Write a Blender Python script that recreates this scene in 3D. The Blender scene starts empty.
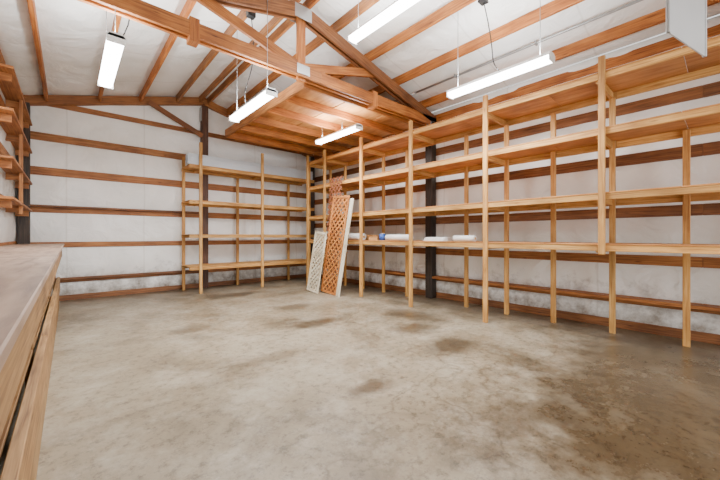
import bpy, bmesh, math, random
from mathutils import Vector, noise
random.seed(7)
R = random.Random(11)

# ------------------------------------------------------------------ materials
def new_mat(name):
    m = bpy.data.materials.new(name); m.use_nodes = True
    nt = m.node_tree
    b = nt.nodes['Principled BSDF']
    return m, nt, b
def N(nt, t, **kw):
    n = nt.nodes.new(t)
    for k, v in kw.items(): setattr(n, k, v)
    return n
def ramp(nt, stops):
    r = N(nt, 'ShaderNodeValToRGB')
    el = r.color_ramp.elements
    while len(el) < len(stops): el.new(0.5)
    for e, (p, c) in zip(el, stops):
        e.position = p; e.color = (c[0], c[1], c[2], 1)
    return r
def srgb(r, g, b):
    f = lambda c: ((c/255+0.055)/1.055)**2.4 if c/255 > .04045 else c/255/12.92
    return (f(r), f(g), f(b))

def wood(name, dark, mid, light, rough=.6, grain=26, knots=True):
    m, nt, b = new_mat(name)
    L = nt.links.new
    uv = N(nt, 'ShaderNodeUVMap'); uv.uv_map = 'UVMap'
    mp = N(nt, 'ShaderNodeMapping'); mp.inputs['Scale'].default_value = (1.3, grain, 1)
    L(uv.outputs[0], mp.inputs[0])
    n1 = N(nt, 'ShaderNodeTexNoise'); n1.inputs['Scale'].default_value = 2.2
    n1.inputs['Detail'].default_value = 6; n1.inputs['Distortion'].default_value = .5
    L(mp.outputs[0], n1.inputs['Vector'])
    r1 = ramp(nt, [(.28, dark), (.5, mid), (.74, light)])
    L(n1.outputs[0], r1.inputs[0])
    n2 = N(nt, 'ShaderNodeTexNoise'); n2.inputs['Scale'].default_value = 2.0; n2.inputs['Detail'].default_value = 4
    L(uv.outputs[0], n2.inputs['Vector'])
    r2 = ramp(nt, [(.33, (.62, .56, .48)), (.6, (1, 1, 1))])
    L(n2.outputs[0], r2.inputs[0])
    mx = N(nt, 'ShaderNodeMixRGB', blend_type='MULTIPLY'); mx.inputs[0].default_value = 1
    L(r1.outputs[0], mx.inputs[1]); L(r2.outputs[0], mx.inputs[2])
    at = N(nt, 'ShaderNodeAttribute'); at.attribute_name = 'tone'
    mx2 = N(nt, 'ShaderNodeMixRGB', blend_type='MULTIPLY'); mx2.inputs[0].default_value = 1; mx2.use_clamp = True
    L(mx.outputs[0], mx2.inputs[1]); L(at.outputs['Color'], mx2.inputs[2])
    last = mx2
    if knots:
        mk = N(nt, 'ShaderNodeMapping'); mk.inputs['Scale'].default_value = (1.6, 7, 1)
        L(uv.outputs[0], mk.inputs[0])
        v = N(nt, 'ShaderNodeTexVoronoi'); v.inputs['Scale'].default_value = 1.6
        L(mk.outputs[0], v.inputs['Vector'])
        rk = ramp(nt, [(.04, (.3, .2, .13)), (.12, (1, 1, 1))])
        L(v.outputs['Distance'], rk.inputs[0])
        mx3 = N(nt, 'ShaderNodeMixRGB', blend_type='MULTIPLY'); mx3.inputs[0].default_value = .85
        L(mx2.outputs[0], mx3.inputs[1]); L(rk.outputs[0], mx3.inputs[2]); last = mx3
    L(last.outputs[0], b.inputs['Base Color'])
    b.inputs['Roughness'].default_value = rough
    bp = N(nt, 'ShaderNodeBump'); bp.inputs['Strength'].default_value = .15; bp.inputs['Distance'].default_value = .01
    L(n1.outputs[0], bp.inputs['Height']); L(bp.outputs[0], b.inputs['Normal'])
    return m

PINE = wood('pine_shelving', srgb(172, 114, 54), srgb(216, 162, 88), srgb(236, 190, 120))
FIR = wood('fir_framing', srgb(132, 70, 26), srgb(190, 114, 46), srgb(216, 144, 70))
BROWN = wood('old_fir_framing', srgb(92, 54, 28), srgb(138, 86, 46), srgb(168, 112, 66))
GIRT = wood('girt_fir', srgb(122, 72, 34), srgb(170, 108, 54), srgb(198, 136, 78))
COL = wood('treated_post', srgb(36, 30, 27), srgb(60, 48, 40), srgb(88, 70, 56))
COLB = wood('rough_post', srgb(60, 38, 28), srgb(92, 60, 42), srgb(126, 86, 60))
PLY = wood('plywood', srgb(180, 114, 54), srgb(204, 140, 74), srgb(222, 162, 94), grain=8, knots=False)
BENCHTOP = wood('weathered_plywood', srgb(132, 104, 88), srgb(178, 148, 126), srgb(204, 176, 154), grain=9, knots=False, rough=.45)
BENCH = wood('bench_boards', srgb(118, 84, 50), srgb(166, 128, 80), srgb(194, 156, 106))
LATO = wood('lattice_cedar', srgb(178, 104, 46), srgb(206, 134, 68), srgb(226, 160, 92), knots=False)
LATB = wood('lattice_redwood', srgb(118, 66, 44), srgb(152, 92, 62), srgb(176, 112, 80), knots=False)
LATW = wood('lattice_cream', srgb(212, 198, 164), srgb(236, 226, 200), srgb(246, 240, 224), knots=False)

def plain(name, col, rough=.5, metal=0, emit=None, estr=0, nscale=8, var=.12):
    m, nt, b = new_mat(name)
    tc = N(nt, 'ShaderNodeTexCoord'); n = N(nt, 'ShaderNodeTexNoise'); n.inputs['Scale'].default_value = nscale
    n.inputs['Detail'].default_value = 5
    nt.links.new(tc.outputs['Object'], n.inputs['Vector'])
    r = ramp(nt, [(.3, tuple(c*(1-var) for c in col)), (.7, col)])
    nt.links.new(n.outputs[0], r.inputs[0]); nt.links.new(r.outputs[0], b.inputs['Base Color'])
    b.inputs['Roughness'].default_value = rough; b.inputs['Metallic'].default_value = metal
    if emit:
        b.inputs['Emission Color'].default_value = (*emit, 1); b.inputs['Emission Strength'].default_value = estr
    return m
WHITEM = plain('white_enamel', srgb(232, 232, 228), .35)
TUBE = plain('fluorescent_diffuser', (.9, .9, .9), .4, emit=(1, .99, .97), estr=20)
GALV = plain('galvanised_steel', srgb(170, 172, 172), .38, .6)
CHAN = plain('painted_gutter', srgb(190, 200, 208), .35, .15, var=.06)
PANEL = plain('grey_sheet_panel', srgb(186, 188, 188), .4, .2, nscale=2)
BLACK = plain('black_cable', srgb(24, 24, 24), .5)
BLUE = plain('blue_plastic', srgb(50, 90, 170), .4)
PAPER = plain('paper_white', srgb(236, 236, 232), .7)
CARD = plain('cardboard', srgb(190, 145, 92), .8)

def vinyl(name, floor_dirt=True, axis='X'):
    m, nt, b = new_mat(name); L = nt.links.new
    tc = N(nt, 'ShaderNodeTexCoord')
    n = N(nt, 'ShaderNodeTexNoise'); n.inputs['Scale'].default_value = 1.1; n.inputs['Detail'].default_value = 6
    L(tc.outputs['Object'], n.inputs['Vector'])
    r = ramp(nt, [(.3, srgb(226, 225, 219)), (.5, srgb(242, 241, 237)), (.75, srgb(248, 247, 245))])
    L(n.outputs[0], r.inputs[0])
    last = r.outputs[0]
    sp = N(nt, 'ShaderNodeSeparateXYZ'); L(tc.outputs['Object'], sp.inputs[0])
    nw = N(nt, 'ShaderNodeMath', operation='MULTIPLY_ADD'); L(n.outputs[0], nw.inputs[0]); nw.inputs[1].default_value = .06; L(sp.outputs[axis], nw.inputs[2])
    md = N(nt, 'ShaderNodeMath', operation='PINGPONG'); L(nw.outputs[0], md.inputs[0]); md.inputs[1].default_value = .61
    rs = ramp(nt, [(0, (.72, .70, .67)), (.018, (1, 1, 1))]); L(md.outputs[0], rs.inputs[0])
    ms = N(nt, 'ShaderNodeMixRGB', blend_type='MULTIPLY'); ms.inputs[0].default_value = .6
    L(last, ms.inputs[1]); L(rs.outputs[0], ms.inputs[2]); last = ms.outputs[0]
    if floor_dirt:
        n3 = N(nt, 'ShaderNodeTexNoise'); n3.inputs['Scale'].default_value = 4; n3.inputs['Detail'].default_value = 8
        n3.inputs['Roughness'].default_value = .7
        L(tc.outputs['Object'], n3.inputs['Vector'])
        mz = N(nt, 'ShaderNodeMapRange'); mz.inputs['From Min'].default_value = 0; mz.inputs['From Max'].default_value = 1.0
        mz.inputs['To Min'].default_value = .38; mz.inputs['To Max'].default_value = -.2
        L(sp.outputs['Z'], mz.inputs['Value'])
        ad = N(nt, 'ShaderNodeMath', operation='ADD'); L(n3.outputs[0], ad.inputs[0]); L(mz.outputs[0], ad.inputs[1])
        rd = ramp(nt, [(.56, (0, 0, 0)), (.95, (.95, .95, .95))]); L(ad.outputs[0], rd.inputs[0])
        mx = N(nt, 'ShaderNodeMixRGB'); L(rd.outputs[0], mx.inputs[0]); L(last, mx.inputs[1])
        mx.inputs[2].default_value = (*srgb(108, 92, 74), 1)
        last = mx.outputs[0]
    L(last, b.inputs['Base Color']); b.inputs['Roughness'].default_value = .45
    n2 = N(nt, 'ShaderNodeTexNoise'); n2.inputs['Scale'].default_value = 2.6; n2.inputs['Detail'].default_value = 4
    n2.inputs['Distortion'].default_value = 1.4
    L(tc.outputs['Object'], n2.inputs['Vector'])
    bp = N(nt, 'ShaderNodeBump'); bp.inputs['Strength'].default_value = .6; bp.inputs['Distance'].default_value = .06
    L(n2.outputs[0], bp.inputs['Height']); L(bp.outputs[0], b.inputs['Normal'])
    return m
VINYL = vinyl('insulation_vinyl_x'); VINYLR = vinyl('insulation_vinyl_y', True, 'Y'); VINYLC = vinyl('roof_insulation_vinyl', False, 'Y')

def concrete():
    m, nt, b = new_mat('stained_concrete'); L = nt.links.new
    tc = N(nt, 'ShaderNodeTexCoord'); P = tc.outputs['Object']
    n = N(nt, 'ShaderNodeTexNoise'); n.inputs['Scale'].default_value = .9; n.inputs['Detail'].default_value = 9
    n.inputs['Roughness'].default_value = .65; n.inputs['Distortion'].default_value = .6
    L(P, n.inputs['Vector'])
    r = ramp(nt, [(.32, srgb(102, 89, 68)), (.47, srgb(137, 124, 101)), (.66, srgb(160, 149, 128))])
    L(n.outputs[0], r.inputs[0])
    n2 = N(nt, 'ShaderNodeTexNoise'); n2.inputs['Scale'].default_value = 14; n2.inputs['Detail'].default_value = 10
    n2.inputs['Roughness'].default_value = .8
    L(P, n2.inputs['Vector'])
    r2 = ramp(nt, [(.37, (.42, .38, .33)), (.5, (1, 1, 1))]); L(n2.outputs[0], r2.inputs[0])
    mx = N(nt, 'ShaderNodeMixRGB', blend_type='MULTIPLY'); mx.inputs[0].default_value = .9
    L(r.outputs[0], mx.inputs[1]); L(r2.outputs[0], mx.inputs[2])
    n4 = N(nt, 'ShaderNodeTexNoise'); n4.inputs['Scale'].default_value = 1.9; n4.inputs['Detail'].default_value = 12
    n4.inputs['Roughness'].default_value = .8
    mp4 = N(nt, 'ShaderNodeMapping'); mp4.inputs['Location'].default_value = (5, 3, 0); L(P, mp4.inputs[0]); L(mp4.outputs[0], n4.inputs['Vector'])
    r4 = ramp(nt, [(.48, (0, 0, 0)), (.68, (.6, .6, .6))]); L(n4.outputs[0], r4.inputs[0])
    mx4 = N(nt, 'ShaderNodeMixRGB'); L(r4.outputs[0], mx4.inputs[0]); L(mx.outputs[0], mx4.inputs[1])
    mx4.inputs[2].default_value = (*srgb(184, 176, 160), 1)
    last = mx4.outputs[0]
    nd = N(nt, 'ShaderNodeTexNoise'); nd.inputs['Scale'].default_value = 3.2; nd.inputs['Detail'].default_value = 8
    nd.inputs['Roughness'].default_value = .72
    L(P, nd.inputs['Vector'])
    masks = []
    spots = [((2.52, 3.81), .28, .16, .95), ((1.78, 1.89), .18, .1, .9), ((3.14, 2.04), .28, .2, .95), ((3.36, 2.72), .3, .22, .9),
             ((2.57, 6.7), .5, .22, .9), ((3.2, .1), 1.8, 1.0, 1), ((4.3, .5), 1.1, .7, .95), ((2.2, .9), .35, .16, .7),
             ((1.2, 4.6), .25, .14, .6), ((3.9, 3.2), .3, .5, .8), ((2.9, 4.9), .35, .2, .65), ((.9, 1.2), .3, .12, .35), ((1.5, 3.0), .4, .1, .4)]
    for (cx, cy), rx, ry, st in spots:
        mp = N(nt, 'ShaderNodeMapping'); mp.vector_type = 'POINT'
        mp.inputs['Location'].default_value = (-cx/rx, -cy/ry, 0)
        mp.inputs['Scale'].default_value = (1/rx, 1/ry, 0)
        L(P, mp.inputs[0])
        ln = N(nt, 'ShaderNodeVectorMath', operation='LENGTH'); L(mp.outputs[0], ln.inputs[0])
        ad = N(nt, 'ShaderNodeMath', operation='MULTIPLY_ADD'); L(nd.outputs[0], ad.inputs[0]); ad.inputs[1].default_value = 2.6
        L(ln.outputs['Value'], ad.inputs[2])
        mr = N(nt, 'ShaderNodeMapRange'); mr.inputs['From Min'].default_value = 1.9; mr.inputs['From Max'].default_value = 2.7
        mr.inputs['To Min'].default_value = st; mr.inputs['To Max'].default_value = 0
        L(ad.outputs[0], mr.inputs['Value']); masks.append(mr.outputs[0])
    sp = N(nt, 'ShaderNodeSeparateXYZ'); L(P, sp.inputs[0])
    for ax, a, bnd in (('X', 4.0, 5.5), ('Y', 7.0, 8.3)):
        ad = N(nt, 'ShaderNodeMath', operation='MULTIPLY_ADD'); L(nd.outputs[0], ad.inputs[0]); ad.inputs[1].default_value = 2.0
        L(sp.outputs[ax], ad.inputs[2])
        mr = N(nt, 'ShaderNodeMapRange'); mr.inputs['From Min'].default_value = a+1; mr.inputs['From Max'].default_value = bnd+1
        mr.inputs['To Min'].default_value = 0; mr.inputs['To Max'].default_value = .75
        L(ad.outputs[0], mr.inputs['Value']); masks.append(mr.outputs[0])
    cur = masks[0]
    for k in masks[1:]:
        mm = N(nt, 'ShaderNodeMath', operation='MAXIMUM'); L(cur, mm.inputs[0]); L(k, mm.inputs[1]); cur = mm.outputs[0]
    mxs = N(nt, 'ShaderNodeMixRGB', blend_type='MULTIPLY'); L(cur, mxs.inputs[0]); L(last, mxs.inputs[1])
    mxs.inputs[2].default_value = (.32, .27, .21, 1)
    v = N(nt, 'ShaderNodeTexVoronoi', feature='DISTANCE_TO_EDGE'); v.inputs['Scale'].default_value = .33
    nv = N(nt, 'ShaderNodeTexNoise'); nv.inputs['Scale'].default_value = 1.5; nv.inputs['Detail'].default_value = 5; L(P, nv.inputs['Vector'])
    va = N(nt, 'ShaderNodeVectorMath', operation='ADD'); L(P, va.inputs[0]); L(nv.outputs['Color'], va.inputs[1])
    L(va.outputs[0], v.inputs['Vector'])
    rv = ramp(nt, [(0, (.6, .55, .48)), (.006, (1, 1, 1))]); L(v.outputs['Distance'], rv.inputs[0])
    mv = N(nt, 'ShaderNodeMixRGB', blend_type='MULTIPLY'); mv.inputs[0].default_value = .7
    L(mxs.outputs[0], mv.inputs[1]); L(rv.outputs[0], mv.inputs[2])
    L(mv.outputs[0], b.inputs['Base Color'])
    rr = N(nt, 'ShaderNodeMapRange'); rr.inputs['To Min'].default_value = .42; rr.inputs['To Max'].default_value = .27
    L(cur, rr.inputs['Value']); L(rr.outputs[0], b.inputs['Roughness'])
    bp = N(nt, 'ShaderNodeBump'); bp.inputs['Strength'].default_value = .12; bp.inputs['Distance'].default_value = .01
    L(n2.outputs[0], bp.inputs['Height']); L(bp.outputs[0], b.inputs['Normal'])
    return m
CONC = concrete()

# ------------------------------------------------------------------ mesh builder
class B:
    def __init__(s, name):
        s.name = name; s.v = []; s.f = []; s.fm = []; s.uv = []; s.tone = []; s.mats = []; s.sm = []
    def mi(s, m):
        if m not in s.mats: s.mats.append(m)
        return s.mats.index(m)
    def obox(s, c, ax, hl, mat, tone=None):
        base = len(s.v); loc = []
        for i in (-1, 1):
            for j in (-1, 1):
                for k in (-1, 1):
                    s.v.append(c + ax[0]*hl[0]*i + ax[1]*hl[1]*j + ax[2]*hl[2]*k)
                    loc.append((hl[0]*i, hl[1]*j, hl[2]*k))
        t = tone if tone else R.uniform(.74, 1.04)
        w = R.uniform(-.04, .04)
        ou, ov = R.uniform(0, 40), R.uniform(0, 40)
        m = s.mi(mat)
        for q, kind in (((0, 1, 3, 2), 'x'), ((4, 6, 7, 5), 'x'), ((0, 4, 5, 1), 'y'), ((2, 3, 7, 6), 'y'), ((0, 2, 6, 4), 'z'), ((1, 5, 7, 3), 'z')):
            s.f.append([base+i for i in q]); s.fm.append(m); s.sm.append(False)
            for i in q:
                l = loc[i]
                if kind == 'x': s.uv.append((ou+l[1], ov+l[2]))
                elif kind == 'y': s.uv.append((ou+l[0], ov+l[2]))
                else: s.uv.append((ou+l[0], ov+.31+l[1]))
                s.tone.append((t*(1+w), t, t*(1-w), 1))
    def box(s, x0, x1, y0, y1, z0, z1, mat, tone=None):
        c = Vector(((x0+x1)/2, (y0+y1)/2, (z0+z1)/2)); d = [abs(x1-x0), abs(y1-y0), abs(z1-z0)]
        A = [Vector((1, 0, 0)), Vector((0, 1, 0)), Vector((0, 0, 1))]
        o = sorted(range(3), key=lambda i: -d[i])
        a = [A[i] for i in o]
        if a[0].cross(a[1]).dot(a[2]) < 0: a[2] = -a[2]
        s.obox(c, a, [d[i]/2 for i in o], mat, tone)
    def beam(s, p0, p1, w, h, mat, up=(0, 0, 1), tone=None):
        p0, p1 = Vector(p0), Vector(p1); d = (p1-p0); L = d.length; d.normalize()
        side = d.cross(Vector(up)).normalized(); u = side.cross(d).normalized()
        s.obox((p0+p1)/2, [d, side, u], [L/2, w/2, h/2], mat, tone)
    def cyl(s, p0, p1, r, mat, n=12, r1=None, caps=True):
        p0, p1 = Vector(p0), Vector(p1); d = (p1-p0).normalized(); r1 = r if r1 is None else r1
        a = d.orthogonal().normalized(); b = d.cross(a); base = len(s.v); m = s.mi(mat)
        for p, rr in ((p0, r), (p1, r1)):
            for i in range(n):
                t = 2*math.pi*i/n; s.v.append(p+a*rr*math.cos(t)+b*rr*math.sin(t))
        fs = [[base+i, base+(i+1) % n, base+n+(i+1) % n, base+n+i] for i in range(n)]
        if caps: fs += [[base+i for i in reversed(range(n))], [base+n+i for i in range(n)]]
        for f in fs:
            s.f.append(f); s.fm.append(m); s.sm.append(len(f) == 4)
            for i in f: s.uv.append((0, 0)); s.tone.append((1, 1, 1, 1))
    def tube(s, pts, r, mat, n=6):
        for a, b in zip(pts[:-1], pts[1:]): s.cyl(a, b, r, mat, n)
    def poly(s, pts, faces, mat, smooth=False):
        base = len(s.v); m = s.mi(mat); s.v += [Vector(p) for p in pts]
        for f in faces:
            s.f.append([base+i for i in f]); s.fm.append(m); s.sm.append(smooth)
            for i in f:
                p = pts[i]; s.uv.append((p[0]+p[1], p[2])); s.tone.append((1, 1, 1, 1))
    def prism(s, prof, y0, y1, mat):
        n = len(prof)
        pts = [(x, y0, z) for x, z in prof]+[(x, y1, z) for x, z in prof]
        fs = [[i, (i+1) % n, n+(i+1) % n, n+i] for i in range(n)]+[list(reversed(range(n))), [n+i for i in range(n)]]
        s.poly(pts, fs, mat)
    def done(s, bevel=0, parent=None):
        me = bpy.data.meshes.new(s.name)
        bm = bmesh.new()
        uvl = bm.loops.layers.uv.new('UVMap'); cl = bm.loops.layers.float_color.new('tone')
        vs = [bm.verts.new(v) for v in s.v]
        k = 0
        for f, m, sm in zip(s.f, s.fm, s.sm):
            fc = bm.faces.new([vs[i] for i in f]); fc.material_index = m; fc.smooth = sm
            for lp in fc.loops:
                lp[uvl].uv = s.uv[k]; lp[cl] = s.tone[k]; k += 1
        bmesh.ops.recalc_face_normals(bm, faces=bm.faces)
        bm.to_mesh(me); bm.free()
        for m in s.mats: me.materials.append(m)
        o = bpy.data.objects.new(s.name, me); bpy.context.collection.objects.link(o)
        if bevel:
            bv = o.modifiers.new('edge', 'BEVEL'); bv.width = bevel; bv.segments = 1; bv.limit_method = 'ANGLE'
        if parent: o.parent = parent
        return o

# ------------------------------------------------------------------ dimensions
XL, XR, YB, YF = -0.72, 5.42, 8.25, -3.2
XC = 2.36; EAVE = 3.66; RIDGE = 4.47
def roof(x): return RIDGE-(RIDGE-EAVE)*abs(x-XC)/(XR-XC)
GZ = [.38, 1.04, 1.69, 2.37, 2.99, 3.6]
GR = [.38, .9, 1.50, 2.18, 2.84, 3.5]
PX = [-.30, .45, 1.12, 1.80, 2.92, 3.60, 4.27, 5.02]

def pillow(t, lines):
    ls = sorted(lines)
    for a, b in zip(ls[:-1], ls[1:]):
        if a <= t <= b: return max(0.0, math.sin(math.pi*(t-a)/(b-a)))**.6
    return 0
def grid(name, nu, nv, fn, mat):
    vs = []; fs = []
    for j in range(nv+1):
        for i in range(nu+1): vs.append(fn(i/nu, j/nv))
    for j in range(nv):
        for i in range(nu):
            a = j*(nu+1)+i; fs.append((a, a+1, a+nu+2, a+nu+1))
    me = bpy.data.meshes.new(name); me.from_pydata(vs, [], fs); me.materials.append(mat)
    for p in me.polygons: p.use_smooth = True
    o = bpy.data.objects.new(name, me); bpy.context.collection.objects.link(o); return o
def nz(*p): return noise.noise(Vector(p))

def f_back(u, v):
    x = XL+(XR-XL)*u; z = roof(x)*v
    k = pillow(z, [0]+GZ+[4.3]) if z < 4.3 else 0
    return (x, YB-.005-k*(.045+.035*nz(x*1.1, z*1.3, 3))-.015*nz(x*4, z*3, 1)*k, z)
grid('wall_back', 140, 100, f_back, VINYL)
def f_right(u, v):
    y = YF+(YB-YF)*u; z = EAVE*v; k = pillow(z, [0]+GR+[EAVE])
    return (XR-.005-k*(.05+.04*nz(y*1.1, z*1.3, 8))-.018*nz(y*4, z*3, 2)*k, y, z)
grid('wall_right', 240, 90, f_right, VINYLR)
def f_left(u, v):
    y = YF+(YB-YF)*u; z = EAVE*v; k = pillow(z, [0]+GZ+[EAVE])
    return (XL+.005+k*(.045+.03*nz(y*1.1, z*1.3, 5)), y, z)
grid('wall_left', 120, 60, f_left, VINYLR)
def f_roof(side):
    def f(u, v):
        x = XC+(XR-XC)*u if side > 0 else XC+(XL-XC)*u
        y = YF+(YB-YF)*v; k = pillow(x, [XL]+PX[:4]+[XC]+PX[4:]+[XR])
        return (x, y, roof(x)+.01-k*(.045+.03*nz(x, y*.8, 9))-.015*k*nz(x*4, y*3, 4))
    return f
cl = bpy.data.objects.new('ceiling', None); bpy.context.collection.objects.link(cl)
for sd, nm in ((1, 'roof_slope_right'), (-1, 'roof_slope_left')):
    o = grid(nm, 60, 180, f_roof(sd), VINYLC); o.parent = cl
fl = B('floor'); fl.box(XL-.1, XR+.1, YF-1, YB+.1, -.12, 0, CONC, 1); fl.done()
w = B('wall_front')
w.box(XL, .1, YF-.08, YF, 0, EAVE, VINYL); w.box(4.6, XR, YF-.08, YF, 0, EAVE, VINYL); w.box(.1, 4.6, YF-.08, YF, 3.1, EAVE, VINYL)
w.poly([(XL, YF, EAVE), (XR, YF, EAVE), (XC, YF, RIDGE)], [[0, 1, 2]], VINYL); w.done()

# ------------------------------------------------------------------ framing
g = B('trim_girts_back')
for i, z in enumerate(GZ[:5]):
    hh = (.09, .1, .13, .15, .14)[i]
    xs = [XL+.02, XC-.02, XR-.02]
    for a, b in zip(xs[:-1], xs[1:]): g.box(a, b, YB-.05, YB-.008, z-hh/2, z+hh/2, GIRT)
    if i in (0, 2): g.box(XL+.1, XC-.1, YB-.15, YB-.05, z+hh/2-.035, z+hh/2, BROWN)
g.box(XL, XR, YB-.06, YB-.01, .0, .1, BROWN)
g.box(XL+.02, XR-.02, YB-.05, YB-.01, 3.56, 3.66, GIRT)
g.done(.004)
g = B('trim_girts_right')
for i, z in enumerate(GR):
    hh = (.1, .12, .13, .14, .14, .14)[i]
    for a, b in ((YF, .2), (.2, 3.87), (3.87, YB-.1)): g.box(XR-.05, XR-.008, a, b, z-hh/2, z+hh/2, (GIRT, GIRT, BROWN, BROWN, BROWN, FIR)[i])
g.box(XR-.07, XR-.01, YF, YB-.1, 0, .11, BROWN)
g.box(XR-.2, XR-.05, -.4, 5, .385, .425, GIRT)
g.done(.004)
g = B('trim_girts_left')
for i, z in enumerate(GZ):
    g.box(XL+.008, XL+.05, YF, YB-.1, z-.07, z+.07, GIRT)
g.box(XL+.01, XL+.07, YF, YB-.1, 0, .11, BROWN)
g.done(.004)
g = B('trim_rake_back')
for sx in (XL, XR):
    g.beam((sx, YB-.07, roof(sx)-.12), (XC, YB-.07, RIDGE-.12), .09, .17, GIRT, tone=.8)
g.beam((1.25, YB-.2, 4.0), (2.3, YB-.2, 3.5), .05, .1, BROWN)
g.done(.004)
g = B('roof_purlins')
for x in PX+[XC-.09, XC+.09]:
    for a, b in ((YF, .1), (.1, 3.87), (3.87, YB-.02)):
        g.beam((x, a, roof(x)-.075), (x, b, roof(x)-.075), .045, .145, R.choice([FIR, FIR, GIRT]), up=(0, 0, 1))
g.done(.004)
def column(x, y, z1, mat, s=.15, z0=0):
    c = B('support_column'); c.box(x-s/2, x+s/2, y-s/2, y+s/2, z0, z1, mat)
    c.box(x-s/2-.02, x-s/2, y-s/2, y+s/2, z1-.35, z1-.02, GALV); return c.done(.006)
column(XR-.14, 3.87, 3.42, COL)
column(XR-.14, -.3, 3.42, COL)
column(XC, YB-.13, 4.2, COLB, .14)
column(XL+.14, YB-.16, 3.5, COL)
column(XL+.14, 3.87, 3.42, COL, z0=1.075)
column(XR-.14, YB-.16, 3.5, COL)

def truss(y):
    t = B('roof_truss')
    zb = 3.42
    for dy in (-.045, .045):
        t.beam((XL+.05, y+dy, zb), (XC+.3, y+dy, zb), .04, .16, FIR)
        t.beam((XC+.3, y+dy, zb), (XR-.05, y+dy, zb), .04, .16, FIR)
        for sx in (XL+.05, XR-.05):
            t.beam((sx, y+dy, roof(sx)-.23), (XC, y+dy, RIDGE-.23), .04, .17, BROWN)
    t.box(XC-.06, XC+.06, y-.025, y+.025, zb-.12, RIDGE-.2, FIR)
    for s in (-1, 1):
        t.beam((XC+s*.05, y, zb+.08), (XC+s*1.35, y, roof(XC+1.35)-.26), .045, .12, FIR)
        t.box(XC+s*1.35-.05, XC+s*1.35+.05, y-.07, y+.07, zb-.13, zb+.12, FIR)
    for dy in (-.07, .07):
        t.box(XC-.1, XC+.1, y+dy-.002, y+dy+.002, zb-.05, zb+.08, GALV)
        t.box(XC-.13, XC+.13, y+dy-.002, y+dy+.002, RIDGE-.36, RIDGE-.18, GALV)
    return t.done(.004)
truss(3.87); truss(-.3)

# loft platform
g = B('storage_loft')
y0, y1, xa, xb = 3.98, 7.1, 2.52, XR-.12
z = 3.38
g.box(xa-.045, xa, y0, y1, z-.08, z+.07, GIRT)
for k in range(6):
    yy = y0+.03+k*(y1-y0-.06)/5
    g.box(xa, xb, yy-.02, yy+.02, z-.07, z+.06, FIR)
for i in range(3):
    for j in range(2):
        g.box(xa+.02+i*.93, xa+.93+i*.93, y0+j*1.56, y0+1.55+j*1.56, z+.062, z+.08, PLY)
g.box(xa, xb, y1, y1+.04, z-.08, z+.08, FIR)
g.done(.003)

# ------------------------------------------------------------------ right shelving
s = B('wall_shelving')
FX, BX = 4.35, 5.0
fronts = [-.42, .92, 2.25, 3.58, 4.84, 6.08, 6.78]
backs = [-.35, .31, .96, 1.62, 2.27, 2.95, 4.25, 4.9, 5.55, 6.2, 6.8]
Z = [1.10, 1.66, 2.37, 2.98]
ya, yb = -1.0, 6.85
for zz in Z:
    for a, b in ((ya, .92), (.92, 3.58), (3.58, yb)):
        s.box(FX+.0, FX+.038, a, b, zz-.065, zz, PINE)
        s.box(BX+.05, BX+.085, a, b, zz-.085, zz, PINE)
    for yy in fronts: s.box(FX+.04, BX+.05, yy+.035, yy+.07, zz-.085, zz-.002, PINE)
    ys = [ya, .3, 1.52, 2.74, 3.96, 5.18, 6.4, yb]
    for a, b in zip(ys[:-1], ys[1:]): s.box(FX-.005, BX+.09, a+.002, b-.002, zz, zz+.016, PLY)
for yy in fronts:
    b0 = 1.0 if yy == .92 else 0
    s.box(FX-.045, FX-.002, yy-.03, yy+.03, b0, 3.15, PINE)
for i, yy in enumerate(backs):
    top = 2.35 if yy == .31 else 2.9
    s.box(BX+.0, BX+.045, yy-.03, yy+.03, 0, top, PINE)
s.done(.003)

# back shelving
s = B('corner_shelving')
BF, BBK = 7.35, 8.0
Zb = [.55, 1.22, 1.93, 2.67]
for zz in Zb:
    s.box(1.85, 4.9, BF, BF+.038, zz-.06, zz, PINE); s.box(1.85, 4.9, BBK-.04, BBK, zz-.06, zz, PINE)
    for a, b in ((1.85, 3.42), (3.42, 4.9)): s.box(a+.002, b-.002, BF-.005, BBK, zz, zz+.016, PINE)
for xx in (2.06, 3.42, 4.72):
    s.box(xx-.03, xx+.03, BF-.045, BF-.007, 0, 3.15, PINE)
    for zz in Zb: s.box(xx+.035, xx+.07, BF+.04, BBK-.04, zz-.06, zz-.002, PINE)
for xx in (1.9, 3.1, 4.5): s.box(xx-.03, xx+.03, BBK, BBK+.04, 0, 2.95, PINE)
s.done(.003)
g = B('metal_gutter')
z0 = 2.688
prof = [(0, 0), (.16, 0), (.16, .18), (.13, .21), (.12, .21), (.15, .17), (.15, .012), (.012, .012), (.012, .2), (.03, .2), (.03, .22), (0, .22), (0, .12), (-.0, .1)]
prof = prof[:-2]
pts = [(1.82, 7.36+a, z0+b) for a, b in prof]+[(4.85, 7.36+a, z0+b) for a, b in prof]
n = len(prof)
g.poly(pts, [[i, (i+1) % n, n+(i+1) % n, n+i] for i in range(n)]+[list(range(n)), [n+i for i in range(n)]], CHAN)
for zz in (.06, .15): g.box(1.82, 4.85, 7.352, 7.36, z0+zz, z0+zz+.014, CHAN)
g.box(1.9, 4.8, 7.56, 7.72, z0, z0+.19, CHAN)
g.done()

# left wall shelves
s = B('bracket_shelves')
for zz in (1.62, 2.08, 2.62, 3.1):
    s.box(XL+.06, XL+.25, 5.4, 8.0, zz, zz+.03, GIRT)
    for yy in (5.6, 6.7, 7.8):
        s.box(XL+.06, XL+.22, yy-.02, yy+.02, zz-.09, zz, GIRT)
s.box(XL+.2, XL+.24, 6.55, 6.6, 1.5, 3.2, GIRT)
s.done(.003)

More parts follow.
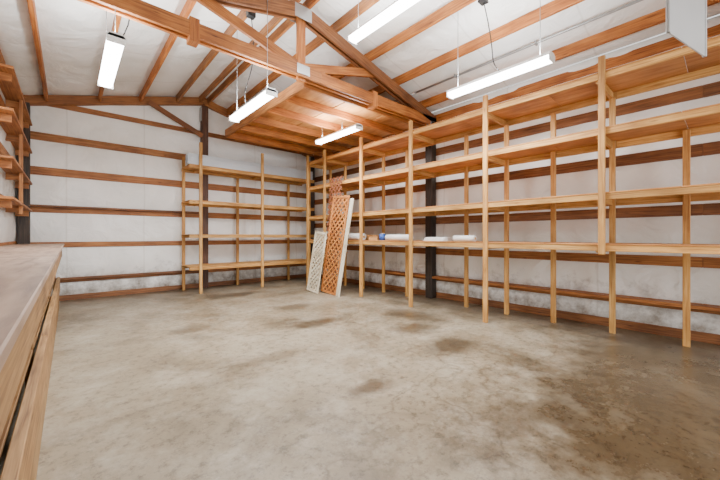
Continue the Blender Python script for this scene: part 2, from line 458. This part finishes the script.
# workbench: long timber bench, plywood top, horizontal planks along the front, recessed legs
s = B('workbench')
ya, yb = -1.6, 7.6
xs = [XL+.06, -.41, -.055]
for a, b in zip(xs[:-1], xs[1:]):
    for c, d in ((ya, 2.9), (2.905, 5.3), (5.305, yb)): s.box(a+.002, b-.002, c, d, 1.045, 1.07, BENCHTOP)
for c, d in ((ya, 3.2), (3.205, yb)):
    s.box(-.125, -.085, c, d, .86, 1.044, BENCH)
    s.box(-.15, -.11, c, d, .28, .50, BENCH)
    s.box(-.16, -.12, c, d, 0, .24, BENCH)
    s.box(XL+.07, XL+.11, c, d, .91, 1.044, BENCH)
    for x0 in (-.64, -.51, -.38, -.27): s.box(x0, x0+.105, c, d, .48, .50, BENCH)
for yy in (-1.5, .7, 2.9, 5.1, 7.5):
    s.box(-.20, -.165, yy-.045, yy+.045, 0, 1.04, BENCH); s.box(XL+.11, -.21, yy-.02, yy+.02, .95, 1.04, BENCH)
    s.box(XL+.08, XL+.17, yy-.045, yy+.045, 0, .95, BENCH)
    s.box(XL+.11, -.21, yy-.02, yy+.02, .39, .478, BENCH)
s.done(.003)

# ------------------------------------------------------------------ fluorescent fixtures
def fixture(x, ya, yb, z, cord=None, wires=None, zt=None):
    f = B('fluorescent_light')
    f.prism([(x-.07, z+.035), (x+.07, z+.035), (x+.045, z+.075), (x-.045, z+.075)], ya, yb, WHITEM)
    f.prism([(x-.068, z+.034), (x-.062, z+.0), (x-.035, z-.018), (x+.035, z-.018), (x+.062, z), (x+.068, z+.034)], ya+.012, yb-.012, TUBE)
    for y in (ya, yb-.012): f.box(x-.074, x+.074, y, y+.012, z-.02, z+.06, WHITEM)
    zt = zt or roof(x)-.02
    for y in wires or (ya+.12, yb-.12):
        f.cyl((x, y, z+.07), (x, y, zt), .0035, GALV, 6)
    if cord:
        cx, c0, c1 = cord; z0 = roof(cx)-.19; z1 = z+.07; pts = []
        for i in range(13):
            t = i/12
            pts.append((cx+(x-cx)*t+.05*math.sin(t*6), c0+(c1-c0)*t, z0+(z1-z0)*t-.2*math.sin(math.pi*t)))
        f.tube(pts, .006, BLACK); f.box(cx-.05, cx+.05, c0-.04, c0+.04, z0-.04, z0+.06, BLACK)
    return f.done()
fixture(2.68, 1.95, 3.17, 3.66)
fixture(3.73, 1.21, 2.43, 3.02, (3.60, 1.9, 1.75))
fixture(.33, 3.75, 4.97, 3.0, (.45, 4.0, 4.3))
fixture(1.84, 3.68, 4.9, 2.92, (1.80, 4.2, 4.4))
fixture(3.67, 4.15, 5.37, 3.02, wires=(4.62, 5.234), zt=3.308)
c = B('electrical_conduit'); zc = roof(4.62)-.12
c.tube([(4.62, -1, zc), (4.62, 3.7, zc), (4.62, 8.0, zc)], .017, GALV, 8)
for y in (.5, 1.7, 2.9, 5.1, 6.5): c.box(4.585, 4.655, y-.012, y+.012, zc-.021, zc+.022, GALV)
c.done()

# hanging grey sheet panel
d = B('hanging_baffle_panel')
A0 = Vector((3.10, .283, 0)); B0 = Vector((3.75, .128, 0)); dr = (B0-A0).normalized(); nn = Vector((-dr.y, dr.x, 0)); zz = Vector((0, 0, 1))
W_ = (B0-A0).length
d.obox((A0+B0)/2+zz*3.34, [zz, dr, nn], [.73, W_/2, .006], PANEL, 1)
for t in (0.012, W_-.012): d.obox(A0+dr*t+zz*3.34, [zz, dr, nn], [.73, .012, .012], PANEL, 1)
d.done(.002)

# ------------------------------------------------------------------ lattice panels
def lattice(y0, y1, H, xb, lean, mat, pitch, sw, frame=.04, tilt=0, name='lattice_panel'):
    b = B(name); W = y1-y0
    th = math.asin(lean/H)
    U = Vector((0, 1, 0)); V = Vector((math.sin(th), 0, math.cos(th))); Nn = U.cross(V)
    ct, st = math.cos(tilt), math.sin(tilt)
    U, V = U*ct+V*st, V*ct-U*st
    O = Vector((xb, y0, .0))
    def strip(p, q, w, off, t=.006):
        P = O+U*p[0]+V*p[1]+Nn*off; Q = O+U*q[0]+V*q[1]+Nn*off
        dd = (Q-P)
        if dd.length < .01: return
        L = dd.length; dd.normalize(); sd = dd.cross(Nn)
        b.obox((P+Q)/2, [dd, sd, Nn], [L/2, w/2, t/2], mat, R.uniform(.92, 1.02))
    k = -H+.03
    while k < W:
        a0 = max(0, k); a1 = min(W, k+H)
        if a1 > a0:
            strip((a0, a0-k), (a1, a1-k), sw, .004)
            strip((W-a0, a0-k), (W-a1, a1-k), sw, -.004)
        k += pitch
    if frame:
        strip((0, frame/2), (W, frame/2), frame, 0, .026); strip((0, H-frame/2), (W, H-frame/2), frame, 0, .026)
        strip((frame/2, frame), (frame/2, H-frame), frame, 0, .026); strip((W-frame/2, frame), (W-frame/2, H-frame), frame, 0, .026)
    return b.done()
lattice(5.42, 5.86, 2.46, 4.13, .16, LATB, .125, .03, .0, .015)
lattice(5.24, 5.78, 2.04, 4.02, .24, LATO, .135, .034, .045, .06)
lattice(5.70, 6.12, 1.28, 3.88, .16, LATW, .115, .042, .04, .08)
p = B('cream_board')
p.beam((3.97, 5.14, .004), (4.23, 5.0, 1.95), .10, .02, LATW, up=(1, 0, 0), tone=1); p.done(.002)

# ------------------------------------------------------------------ small things on the shelf
def can(x, y, z, r, h, m):
    c = B('paint_can'); c.cyl((x, y, z), (x, y, z+h), r, m, 20); c.cyl((x, y, z+h), (x, y, z+h+.008), r*1.05, GALV, 20)
    c.cyl((x, y, z+h+.008), (x, y, z+h+.012), r*.8, GALV, 20)
    c.tube([(x+r*math.cos(t*math.pi/8), y, z+h*.8-(.07*math.sin(t*math.pi/8))) for t in range(9)], .002, GALV, 5); c.done()
ZS = 1.118
can(4.5, 4.42, ZS, .06, .12, BLUE)
b = B('cardboard_box'); b.box(4.45, 4.7, 4.52, 4.75, ZS, ZS+.1, CARD); b.box(4.43, 4.57, 4.51, 4.76, ZS+.1, ZS+.104, CARD); b.box(4.58, 4.72, 4.51, 4.76, ZS+.1, ZS+.104, CARD); b.done()
b = B('folded_plastic_sheet')
for i in range(4): b.box(4.42+.01*i, 4.68-.008*i, 3.0, 3.4-.01*i, ZS+.016*i, ZS+.014+.016*i, PAPER)
b.done(.005)
def roll(y0, y1, x, r, m=PAPER):
    b = B('paper_roll'); b.cyl((x, y0, ZS+r), (x, y1, ZS+r), r, m, 20); b.cyl((x, y0-.01, ZS+r), (x, y0, ZS+r), r*.4, CARD, 12); b.done()
roll(2.5, 2.85, 4.5, .045); roll(4.95, 5.6, 4.5, .07); roll(4.95, 5.5, 4.65, .055, CARD); roll(3.72, 4.3, 4.5, .055); roll(3.8, 4.2, 4.62, .05)

# ------------------------------------------------------------------ light
W = bpy.data.worlds.new('W'); bpy.context.scene.world = W; W.use_nodes = True
W.node_tree.nodes['Background'].inputs[0].default_value = (.93, .97, 1, 1)
W.node_tree.nodes['Background'].inputs[1].default_value = 1.8
def area(name, loc, rot, sx, sy, p, col=(.96, .98, 1)):
    l = bpy.data.lights.new(name, 'AREA'); l.shape = 'RECTANGLE'; l.size = sx; l.size_y = sy; l.energy = p; l.color = col
    o = bpy.data.objects.new(name, l); o.location = loc; o.rotation_euler = rot; bpy.context.collection.objects.link(o); return o
area('front_fill', (2.36, YF+.1, 1.6), (math.radians(100), 0, 0), 4.4, 3.0, 250)  # soft fill lamp added behind the camera, inside the unseen front opening
for x, y, z, p in ((2.68, 2.56, 3.6, 64), (3.73, 1.82, 2.96, 60), (.33, 4.36, 2.94, 60), (1.84, 4.3, 2.86, 62), (3.67, 4.76, 2.96, 62)):
    area('tube_light', (x, y, z), (0, 0, 0), .12, 1.15, p)
    area('tube_uplight', (x, y, z+.15), (math.pi, 0, 0), .12, 1.15, p*.7)

cam = bpy.data.cameras.new('cam'); co = bpy.data.objects.new('camera', cam); bpy.context.collection.objects.link(co)
cam.sensor_width = 36; cam.lens = 328/720*36; cam.shift_y = -4/720; cam.clip_start = .02
co.location = (0, 0, 1.2); co.rotation_euler = (math.radians(90), 0, math.radians(-41.6))
bpy.context.scene.camera = co
